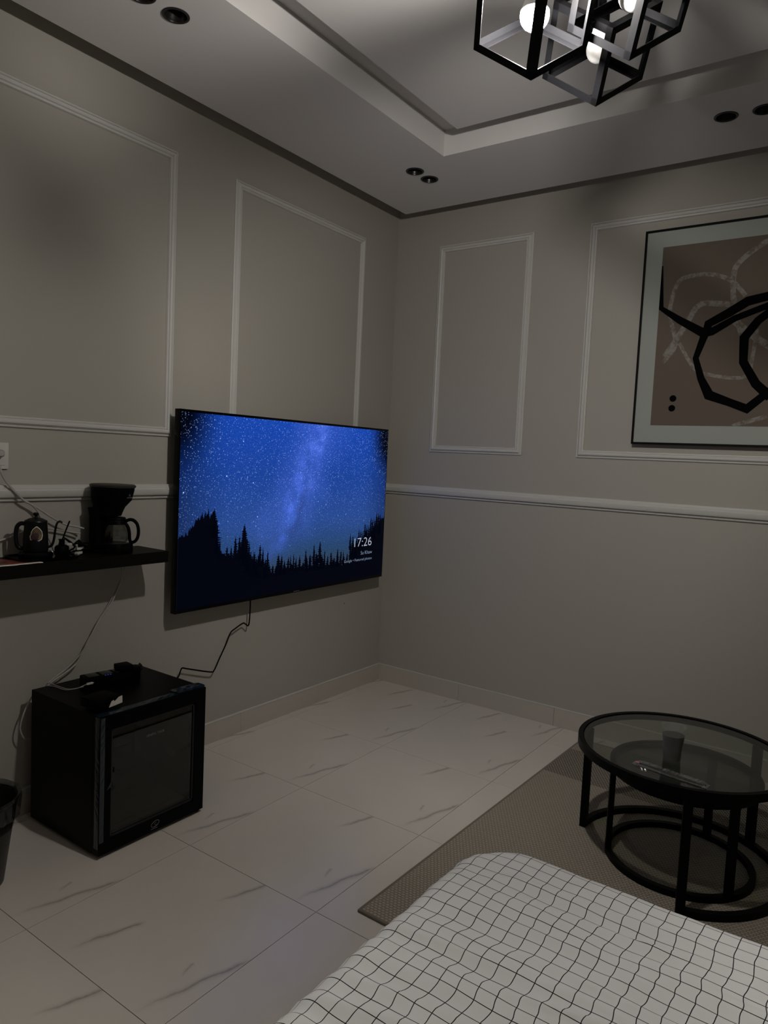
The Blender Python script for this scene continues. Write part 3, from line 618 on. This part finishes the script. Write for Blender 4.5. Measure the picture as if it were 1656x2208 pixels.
text('C', MLG, 'badge_letter', .0095, lc+Vector((0, -.0035, -.0048)), (0, 1, 0), (0, 0, 1), door, 'LEFT')
local(B().box(FX1, FX1+.0006, -1.925, -1.900, .0215, .0232).done('badge_line', MLG), door)
for (x, y) in ((.10, -2.09), (.10, -1.735), (.405, -2.09), (.405, -1.725)):
    local(B().lathe(x, y, [(.013, 0), (.015, .003), (.015, .010), (.009, .013)], 20).done('foot', MPLA), fr)
local(B().lathe(.436, -1.718, [(.010, .0015), (.012, .004), (.012, .012)], 20).done('hinge_foot', MPLA), fr)
b = B()
for k in range(12): b.tube([(.050, FY0+.02, .07+k*.028), (.050, FY1-.02, .07+k*.028)], .0022, 6, 0)
b.box(.046, .0635, FY0+.014, FY0+.022, .05, .40); b.box(.046, .0635, FY1-.022, FY1-.014, .05, .40)
local(b.done('condenser_grille', MBLK), fr)
# peeling blue protective film on the door frame
rj = random.Random(11)
def film(u0, u1, v0, v1, P, nu, nv, amp, name='protective_film'):
    b = B(); g = []
    for i in range(nu+1):
        row = []
        for j in range(nv+1):
            u = u0+(u1-u0)*i/nu; v = v0+(v1-v0)*j/nv
            row.append(b.bm.verts.new(P(u, v, amp*(.2+rj.random()) if 0 < j < nv else amp*.4*rj.random()+.0003)))
        g.append(row)
    for i in range(nu):
        for j in range(nv): b.bm.faces.new((g[i][j], g[i+1][j], g[i+1][j+1], g[i][j+1]))
    o = b.done(name, MBLUE); local(o, fr); o['label'] = 'wrinkled dark blue protective film'
    return o
film(FY0, FY1, 0, .030, lambda u, v, h: Vector((FX1-.004-v, u, FZ1+.0006+h*.7)), 26, 3, .0022)
film(-1.82, FY1+.003, 0, .050, lambda u, v, h: Vector((FX1-.006-v, u, FZ1+.0028+h)), 8, 4, .004)
film(.035, FZ1, 0, .022, lambda u, v, h: Vector((FX1-.001-v, FY0-.0006-h*.5, u)), 36, 3, .0030)
film(.055, FZ1-.002, 0, .016, lambda u, v, h: Vector((FX1+.0006+h*.5, FY0+.001+v, u)), 36, 3, .0030)
b = B(); rj = random.Random(2)
for k in range(9):
    y, z = -2.098+.040*rj.random(), .20+.075*rj.random(); q = [Vector((FX1+.001+.010*rj.random(), y+(.022*rj.random()-.006), z+(.026*rj.random()-.013))) for _ in range(3)]
    local(B().poly(q).done('torn_film', MBLUE), fr)
# things on the fridge --------------------------------------
ZF = FZ1+.0005
A0, A1 = Vector((.139, -1.972, 0)), Vector((.150, -1.835, 0))
d = (A1-A0).normalized(); nn = Vector((-d.y, d.x, 0))
ps = thing('power_strip', ((A0+A1)/2+Vector((0, 0, ZF))), 'long black power strip with blue lights on the back of the fridge top', 'power strip')
def obox(a, dirv, nrm, l0, l1, w0, w1, z0, z1, m, nm, par, bev=.002):
    M_ = Matrix((dirv, nrm, Vector((0, 0, 1)))).transposed().to_4x4(); M_.translation = a
    return local(B().box(l0, l1, w0, w1, z0, z1, bev, M_).done(nm, m, smooth=30), par)
A = Vector((.200, -2.005, 0)); d = Vector((.17, .985, 0)).normalized(); nn = Vector((-d.y, d.x, 0))
obox(A, d, nn, 0, .170, 0, .060, ZF, ZF+.040, MPLA, 'strip_body', ps, .004)
for k in range(3): obox(A, d, nn, .012+k*.048, .050+k*.048, .010, .050, ZF+.0402, ZF+.0418, MDL, 'outlet', ps, .0006)
for k in range(3): obox(A, d, nn, .066+k*.009, .070+k*.009, .003, .007, ZF+.0402, ZF+.0408, mat('blue_led', (0, 0, 0), emit=(.10, .10, .8), es=.35) if k == 0 else bpy.data.materials['blue_led'], 'indicator_light', ps, 0)
ad = thing('power_adapter', (A+d*.15+Vector((0, 0, ZF+.042))), 'boxy black power adapter plugged into the right end of the strip', 'adapter')
obox(A, d, nn, .118, .168, .004, .054, ZF+.0422, ZF+.062, MPLA, 'adapter_body', ad, .004)
A2 = A+d*.171
pa = thing('charger_block', (A2+Vector((0, 0, ZF))), 'small black charger block beside the right end of the power strip', 'charger')
obox(A2, d, nn, .001, .026, .004, .046, ZF, ZF+.048, MPLA, 'charger_body', pa, .003)
cable('charging_cable', [tuple(A+nn*.006+d*.020+Vector((.014, 0, ZF+.026))), tuple(A+nn*.006-d*.012+Vector((.016, 0, ZF+.024))), (.195, -2.04, ZF+.014), (.15, -2.055, ZF+.004), (.09, -2.06, ZF+.004), (.045, -2.066, ZF-.01), (.035, -2.08, .42), (.03, -2.10, .36)], .0013, MCORD, 'upper thin white charging cable at the left end of the power strip', 'cable', 'white charging cables on the fridge')
cable('charging_cable', [tuple(A-d*.002+nn*.018+Vector((0, 0, ZF+.010))), tuple(A-d*.03+nn*.02+Vector((0, 0, ZF+.008))), (.15, -2.045, ZF+.004), (.10, -2.05, ZF+.004), (.04, -2.052, ZF+.001), (.03, -2.06, .42)], .0013, MCORD, 'lower thin white charging cable at the left end of the power strip', 'cable', 'white charging cables on the fridge')
tag(B().box(-.011, .011, -.0035, .0035, -.003, .003, .001, Matrix.Translation(A+nn*.006+d*.005+Vector((.015, 0, ZF+.026))) @ Matrix.Rotation(1.5, 4, 'Z')).done('usb_plug', MWHT), 'white plug end of the upper charging cable', 'plug')
cable('strip_cord', [(.205, -1.79, ZF+.030), (.16, -1.765, ZF+.022), (.09, -1.713, ZF+.010), (.05, -1.66, .425), (.035, -1.60, .39), (.03, -1.585, .30), (.03, -1.60, .15)], .0032, MPLA, 'black cord leaving the power strip down behind the fridge', 'cord')
cable('shelf_cord', [(.06, -1.764, .858), (.045, -1.765, .836), (.03, -1.761, .788), (.03, -1.787, .729), (.03, -1.802, .702), (.03, -1.843, .656), (.03, -1.873, .609), (.03, -1.898, .571), (.03, -1.917, .533), (.03, -1.941, .5), (.03, -1.989, .474), (.03, -2.036, .453), (.03, -2.07, .42), (.03, -2.09, .38)], .0030, MCORD, 'grey cord hanging from under the shelf to behind the fridge', 'cord', 'grey cords hanging below the shelf')
cable('shelf_cord', [(.06, -1.760, .858), (.045, -1.758, .830), (.024, -1.764, .78), (.024, -1.795, .72), (.024, -1.822, .680), (.03, -1.85, .650), (.03, -1.88, .60), (.036, -1.912, .553), (.03, -1.95, .510), (.03, -2.00, .480), (.03, -2.05, .45), (.03, -2.075, .40)], .0022, MCORD, 'thinner grey cord twisted beside the cord hanging from the shelf', 'cord', 'grey cords hanging below the shelf')
cable('looped_cord', [(.035, -2.10, .43), (.035, -2.122, .395), (.04, -2.138, .366), (.04, -2.147, .332), (.04, -2.144, .308), (.04, -2.133, .286), (.035, -2.112, .277), (.03, -2.09, .26)], .0028, MCORD, 'grey cord looping out at the left of the fridge', 'cord')
# pouch / box with white flap
pb_ = thing('cardboard_box', (.37, -2.03, ZF), 'small black box with a torn white flap on the fridge front edge', 'box')
A = Vector((.418, -2.105, 0)); d = Vector((-.06, 1, 0)).normalized(); nn = Vector((-d.y, d.x, 0))
ZQ = ZF+.007
obox(A, d, nn, 0, .092, 0, .085, ZQ, ZQ+.030, MPLA, 'box_body', pb_, .003)
Mq = Matrix((d, nn, Vector((0, 0, 1)))).transposed().to_4x4(); Mq.translation = A
fl = [(.042, .002), (.092, .006), (.091, .029), (.078, .027), (.066, .019), (.058, .017), (.060, .022), (.052, .020), (.046, .010)]
b = B(); b.loft([[Mq @ Vector((x, y, ZQ+z)) for x, z in fl] for y in (-.0006, -.0024)]); local(b.done('white_flap', MPAPER), pb_)

# wall anchor hole
tag(B().loft([[Vector((x, -.352+.0028*math.cos(a), .496+.0028*math.sin(a))) for a in [k*math.pi/6 for k in range(12)]] for x in (0, .0012)]).done('wall_plug', MPLA), 'tiny dark wall plug in the wall below the television', 'wall plug')

# ================================================================ WASTE BIN
bn = thing('waste_bin', (.302, -2.412, 0), 'black tapered waste bin with a clear bag over the rim', 'bin')
bx, by = .300, -2.413
local(B().lathe(bx, by, [(.070, 0), (.074, .004), (.108, .255), (.111, .255), (.111, .250), (.106, .251), (.071, .010), (.01, .008)], 44).done('bin_body', mat('bin_black', (.008, .008, .0075), .4), smooth=40), bn)
rj = random.Random(9); b = B(); rings = []
for (r, z, am) in ((.098, .17, .004), (.103, .22, .004), (.109, .262, .003), (.116, .268, .003), (.119, .255, .003), (.117, .225, .004), (.113, .205, .006)):
    rings.append([Vector((bx+(r+am*(rj.random()-.3))*math.cos(2*math.pi*k/60), by+(r+am*(rj.random()-.3))*math.sin(2*math.pi*k/60), z+am*(rj.random()-.5)*1.5)) for k in range(60)])
b.loft(rings, cap=False); local(b.done('bin_liner', MBAG), bn)

# ================================================================ RUG
th = math.radians(-1.1)
rg = thing('rug', (1.236, -1.804, 0), 'flat woven beige rug with a darker band under the coffee table', 'rug')
MR = mat('woven_rug', (.17, .142, .112), .95, spec=.1); n, L, b_ = nodes(MR)
tco = n.new('ShaderNodeTexCoord'); sx = n.new('ShaderNodeSeparateXYZ'); L.new(tco.outputs['Object'], sx.inputs[0]); X, Y = sx.outputs[0], sx.outputs[1]
nf = noise(n, L, tco.outputs['Object'], 18, 5)
nfs = n.new('ShaderNodeMapping'); nfs.inputs['Scale'].default_value = (60, 260, 1); L.new(tco.outputs['Object'], nfs.inputs[0]); fib = noise(n, L, nfs.outputs[0], 1, 3)
row = math_(n, L, 'FLOOR', math_(n, L, 'MULTIPLY', Y, 1/.010))
off = math_(n, L, 'MULTIPLY', math_(n, L, 'MODULO', row, 2.0), .5)
wa = math_(n, L, 'ABSOLUTE', math_(n, L, 'SINE', math_(n, L, 'MULTIPLY', math_(n, L, 'ADD', math_(n, L, 'MULTIPLY', X, 1/.013), off), math.pi)))
wb_ = math_(n, L, 'ABSOLUTE', math_(n, L, 'SINE', math_(n, L, 'MULTIPLY', Y, math.pi/.010)))
knot = math_(n, L, 'MULTIPLY', math_(n, L, 'POWER', wa, .6), math_(n, L, 'POWER', wb_, .6))
dark = mrange(n, L, Y, 1.250, 1.256, 0, 1, 'LINEAR')
edge2 = mrange(n, L, Y, 1.55, 1.558, 1, 0, 'LINEAR'); dark = math_(n, L, 'MULTIPLY', dark, edge2)
lightc = mixc(n, L, fib, (.27, .237, .19), (.41, .365, .30)); lightc = mixc(n, L, math_(n, L, 'MULTIPLY', math_(n, L, 'SUBTRACT', 1.0, knot), .75), lightc, (.12, .102, .08))
darkc = mixc(n, L, mrange(n, L, knot, .25, .7), (.045, .037, .031), (.27, .235, .195))
L.new(mixc(n, L, dark, lightc, darkc), b_.inputs['Base Color'])
bu = n.new('ShaderNodeBump'); bu.inputs['Distance'].default_value = .003; bu.inputs['Strength'].default_value = .9; L.new(knot, bu.inputs['Height']); L.new(bu.outputs[0], b_.inputs['Normal'])
RW, RH = 2.05, 1.70
o = B().box(.004, RW-.004, .004, RH-.004, 0, .008, .002).done('rug_field', MR); o.parent = rg
MRB = mat('rug_binding', (.15, .128, .10), .9, bump=(500, .8, .002))
for q in ((0, RW, 0, .009), (0, RW, RH-.009, RH), (0, .009, .009, RH-.009), (RW-.009, RW, .009, RH-.009)):
    o = B().box(q[0], q[1], q[2], q[3], 0, .0095, .003).done('rug_binding', MRB); o.parent = rg
rg.rotation_euler = (0, 0, th)

# ================================================================ COFFEE TABLES (nesting)
def ring(b, cx, cy, r, z0, z1, w_, a0=0, a1=360, n=72):
    full = (a1-a0) >= 360; N = n if full else int(n*(a1-a0)/360)+1; rr = []
    for k in range(N if full else N+1):
        a = math.radians(a0+(a1-a0)*k/N); c_, s__ = math.cos(a), math.sin(a)
        rr.append([Vector((cx+q*c_, cy+q*s__, z)) for q, z in ((r-w_, z0), (r, z0), (r, z1), (r-w_, z1))])
    b.loft(rr, cap=not full, closed=full); return b
ZR = .0085
def leg(cx, cy, r, a, z0, z1, w_, t_, par, nm='leg'):
    a = math.radians(a); u = Vector((math.cos(a), math.sin(a), 0)); v = Vector((-u.y, u.x, 0)); c0 = Vector((cx, cy, 0))+u*r
    M_ = Matrix((u, v, Vector((0, 0, 1)))).transposed().to_4x4(); M_.translation = c0
    return local(B().box(-t_/2, t_/2, -w_/2, w_/2, z0, z1, .0012, M_).done(nm, MBLK), par)
TX, TY, TR, TH = 1.888, -.920, .334, .392
tb = thing('coffee_table', (TX, TY, 0), 'larger round smoked glass coffee table on black metal legs', 'table')
local(ring(B(), TX, TY, TR, TH-.026, TH, .016).done('rim', MBLK, smooth=40), tb)
local(ring(B(), TX, TY, .328, ZR, ZR+.022, .020, -74, 177).done('base_ring', MBLK, smooth=40), tb)
local(B().lathe(TX, TY, [(TR-.019, TH-.010), (TR-.0185, TH-.009), (TR-.0185, TH-.004), (TR-.019, TH-.003)], 72).done('glass_top', MSMOKE), tb)
local(ring(B(), TX, TY, TR-.018, TH-.016, TH-.010, .010).done('glass_ledge', MBLK, smooth=40), tb)
for a in (177, -74, 54): leg(TX, TY, .318, a, ZR, TH-.024, .026, .022, tb)
SX_, SY_, SR, SHT = 1.898, -.922, .234, .325
t2 = thing('small_coffee_table', (SX_, SY_, 0), 'smaller round table nested under the larger glass coffee table', 'table')
local(ring(B(), SX_, SY_, SR, SHT-.024, SHT, .016).done('rim', MBLK, smooth=40), t2)
local(ring(B(), SX_, SY_, .232, ZR, ZR+.020, .018).done('base_ring', MBLK, smooth=40), t2)
local(B().lathe(SX_, SY_, [(SR-.017, SHT-.010), (SR-.0165, SHT-.009), (SR-.0165, SHT-.004), (SR-.017, SHT-.003)], 64).done('glass_top', MSMOKE2), t2)
local(ring(B(), SX_, SY_, SR-.016, SHT-.015, SHT-.010, .010).done('glass_ledge', MBLK, smooth=40), t2)
for a in (203, -37, 78): leg(SX_, SY_, .222, a, ZR, SHT-.022, .024, .018, t2)
# cup
gx, gy, gz = 1.882, -1.045, TH-.0028
cp = thing('drinking_cup', (gx, gy, gz), 'clear plastic cup of dark drink on the glass coffee table', 'cup')
local(B().lathe(gx, gy, [(.0265, gz), (.0275, gz+.002), (.0285, gz+.040), (.0335, gz+.075), (.0365, gz+.106), (.0378, gz+.107), (.0378, gz+.109), (.0358, gz+.108), (.0325, gz+.075), (.0275, gz+.041), (.0262, gz+.004)], 40, cap=False).done('cup_wall', MCUP, smooth=40), cp)
local(B().lathe(gx, gy, [(.0255, gz+.003), (.0268, gz+.040), (.0318, gz+.0745), (.0325, gz+.081)], 36).done('drink', mat('dark_drink', (.006, .006, .005), .12), smooth=40), cp)
local(ring(B(), gx, gy, .0280, gz+.040, gz+.042, .0014).done('cup_ridge', MCUP), cp)
# wrapped stick
pk = thing('wrapped_stick', (1.905, -1.178, gz), 'clear packet holding a thin dark stick with a pink tip, front of the glass table', 'packet')
A = Vector((1.795, -1.150, 0)); Bv = Vector((2.018, -1.182, 0)); d = (Bv-A).normalized(); nn = Vector((-d.y, d.x, 0)); Lk = (Bv-A).length
Mq = Matrix((d, nn, Vector((0, 0, 1)))).transposed().to_4x4(); Mq.translation = A+Vector((0, 0, gz+.0005))
rj = random.Random(4); b = B(); rr = []
for k in range(41):
    x = Lk*k/40; e_ = min(1, min(k, 40-k)/3); hh = .001+.009*e_*(.75+.4*rj.random()); ww = .017*(.9+.14*rj.random())
    rr.append([Mq @ Vector((x, y, z)) for y, z in ((-ww, .0002), (-ww*.7, hh), (-.002, hh*(.8+.4*rj.random())), (ww*.7, hh*.9), (ww, .0002))])
b.loft(rr); local(b.done('clear_sleeve', MFILM), pk)
b = B(); b.tube([Mq @ Vector((x, -.004+.003*math.sin(x*30), .0042)) for x in (.020, .06, .11, .16, Lk-.006)], lambda t: .0030+.0012*math.sin(3*t), 8, 5); local(b.done('dark_stick', MGLOSSB, smooth=60), pk)
b = B(); b.tube([Mq @ Vector((x, -.003, .0045)) for x in (.008, .014, .0195)], .0034, 8, 2); local(b.done('pink_tip', mat('pink_tip', (.45, .10, .13), .35), smooth=60), pk)

# ================================================================ BED
BA = 0.0; BC = Vector((1.681, -1.942, 0))      # far left corner of the mattress (outer)
BL, BWD = 1.60, 1.95
bd = thing('bed', BC, 'bed under the white checked duvet, lower right of the photo', 'bed')
MXB = mat('mattress_cloth', (.45, .44, .42), .9)
o = B().box(.07, BL, -BWD, -.07, .20, .385, .03).done('mattress', MXB, smooth=40); o.parent = bd
o = B().box(.08, BL, -BWD, -.08, .075, .20, .005).done('bed_base', mat('bed_base_fabric', (.12, .11, .10), .9)); o.parent = bd
for x, y in ((.12, -.12), (BL-.05, -.12), (.12, -BWD+.05), (BL-.05, -BWD+.05)):
    o = B().box(x-.025, x+.025, y-.025, y+.025, .0095, .075).done('leg', MBLK); o.parent = bd
bd.rotation_euler = (0, 0, BA)
# duvet: fabric coordinates (a,b) folded over a rounded rectangle
MD = mat('checked_cotton', (.66, .665, .655), .85, spec=.15); n, L, b_ = nodes(MD)
uvn = n.new('ShaderNodeUVMap'); uvn.uv_map = 'uv'; sx = n.new('ShaderNodeSeparateXYZ'); L.new(uvn.outputs[0], sx.inputs[0])
PITCH = .0312
def gl(v):
    f = math_(n, L, 'ABSOLUTE', math_(n, L, 'SUBTRACT', math_(n, L, 'FRACT', math_(n, L, 'MULTIPLY', v, 1/PITCH)), .5))
    return mrange(n, L, f, .030, .020)
g = math_(n, L, 'MAXIMUM', gl(sx.outputs[0]), gl(sx.outputs[1]))
L.new(mixc(n, L, g, (.66, .665, .655), (.012, .012, .013)), b_.inputs['Base Color'])
from mathutils import noise as MN
HZ, RC, RF = .460, .085, .055
def duv(a, b__):
    # inside rect a>=RF.. (a to the right, b towards -y); rounded corner at (0,0)
    x, y = a, b__
    ix, iy = RF, RF                       # flat top starts here
    cx, cy = ix+RC, iy+RC
    if x < cx and y < cy:
        dx, dy = x-cx, y-cy; r = math.hypot(dx, dy); dist = r-RC; nx, ny = (dx/r, dy/r) if r > 1e-6 else (-1, 0)
    elif x-ix < y-iy: dist = ix-x; nx, ny = -1, 0
    else: dist = iy-y; nx, ny = 0, -1
    p = Vector((a, b__, 0)); q = p.copy()
    wr = MN.noise(Vector((a*5, b__*5, 1)))*.5+MN.noise(Vector((a*11+3, b__*9, 4)))*.3
    if dist <= 0:
        X_, Y_, Z_ = x, y, HZ-.018*math.exp(dist/.10)*0
    else:
        bx_, by_ = x-nx*dist, y-ny*dist
        if dist < RF*math.pi/2:
            t = dist/RF; h_ = RF*math.sin(t); v_ = RF*(1-math.cos(t))
        else:
            e_ = dist-RF*math.pi/2; h_ = RF+.05*e_+.010*math.sin((a-b__)*34)*min(1, e_/.1); v_ = RF+e_
        X_, Y_, Z_ = bx_+nx*h_, by_+ny*h_, HZ-v_
    # soft pleats running across the bed, plus small crumples; they fade towards the taut front edge
    f_ = min(1, max(0, (b__-.03)/.12)); f2 = min(1, max(0, (a-.02)/.10))
    wv = b__+.10*a+.025*MN.noise(Vector((a*3, b__*3, 5)))
    k1 = MN.noise(Vector((a*2.6, wv*19, 2.3)))
    k2 = MN.noise(Vector((a*6, wv*37, 7.7)))
    k3 = MN.noise(Vector((a*20, b__*24, 3.1)))
    Z_ += f_*(.0055*(1-abs(k1)*2.4)-.002 + .0028*k2) + .0016*k3 + .0025*wr
    X_ += f_*f2*(.0060*MN.noise(Vector((a*2.2+4, wv*17, 9)))+.0035*MN.noise(Vector((a*7, wv*40, 5)))) + .0022*MN.noise(Vector((a*16, b__*16, 33)))
    Y_ += (1-.7*f2)*.010*MN.noise(Vector((a*9+7, b__*6, 19))) + f_*.0035*MN.noise(Vector((a*9, b__*18, 15)))
    return Vector((X_, -Y_, Z_))
NA, NB = 340, 400; a0, a1 = -.27, 1.55; b0, b1 = -.27, 1.9
vs, fs, uvs = [], [], []
for i in range(NA+1):
    for j in range(NB+1):
        # denser near the corner in view
        u = (i/NA)**1.15; v = (j/NB)**1.15
        a = a0+(a1-a0)*u; bb = b0+(b1-b0)*v; p = duv(a, bb); p.z = max(p.z, .03); vs.append(p); uvs.append((a, bb))
for i in range(NA):
    for j in range(NB):
        k = i*(NB+1)+j; fs.append((k, k+1, k+NB+2, k+NB+1))
me = bpy.data.meshes.new('duvet'); me.from_pydata(vs, [], fs); me.materials.append(MD)
l = me.uv_layers.new(name='uv')
for lp in me.loops: l.data[lp.index].uv = uvs[lp.vertex_index]
me.shade_smooth()
dv = bpy.data.objects.new('duvet', me); COL.objects.link(dv); dv.location = BC; dv.rotation_euler = (0, 0, BA)
tag(dv, 'white duvet with a thin black grid check spread over the bed', 'duvet')
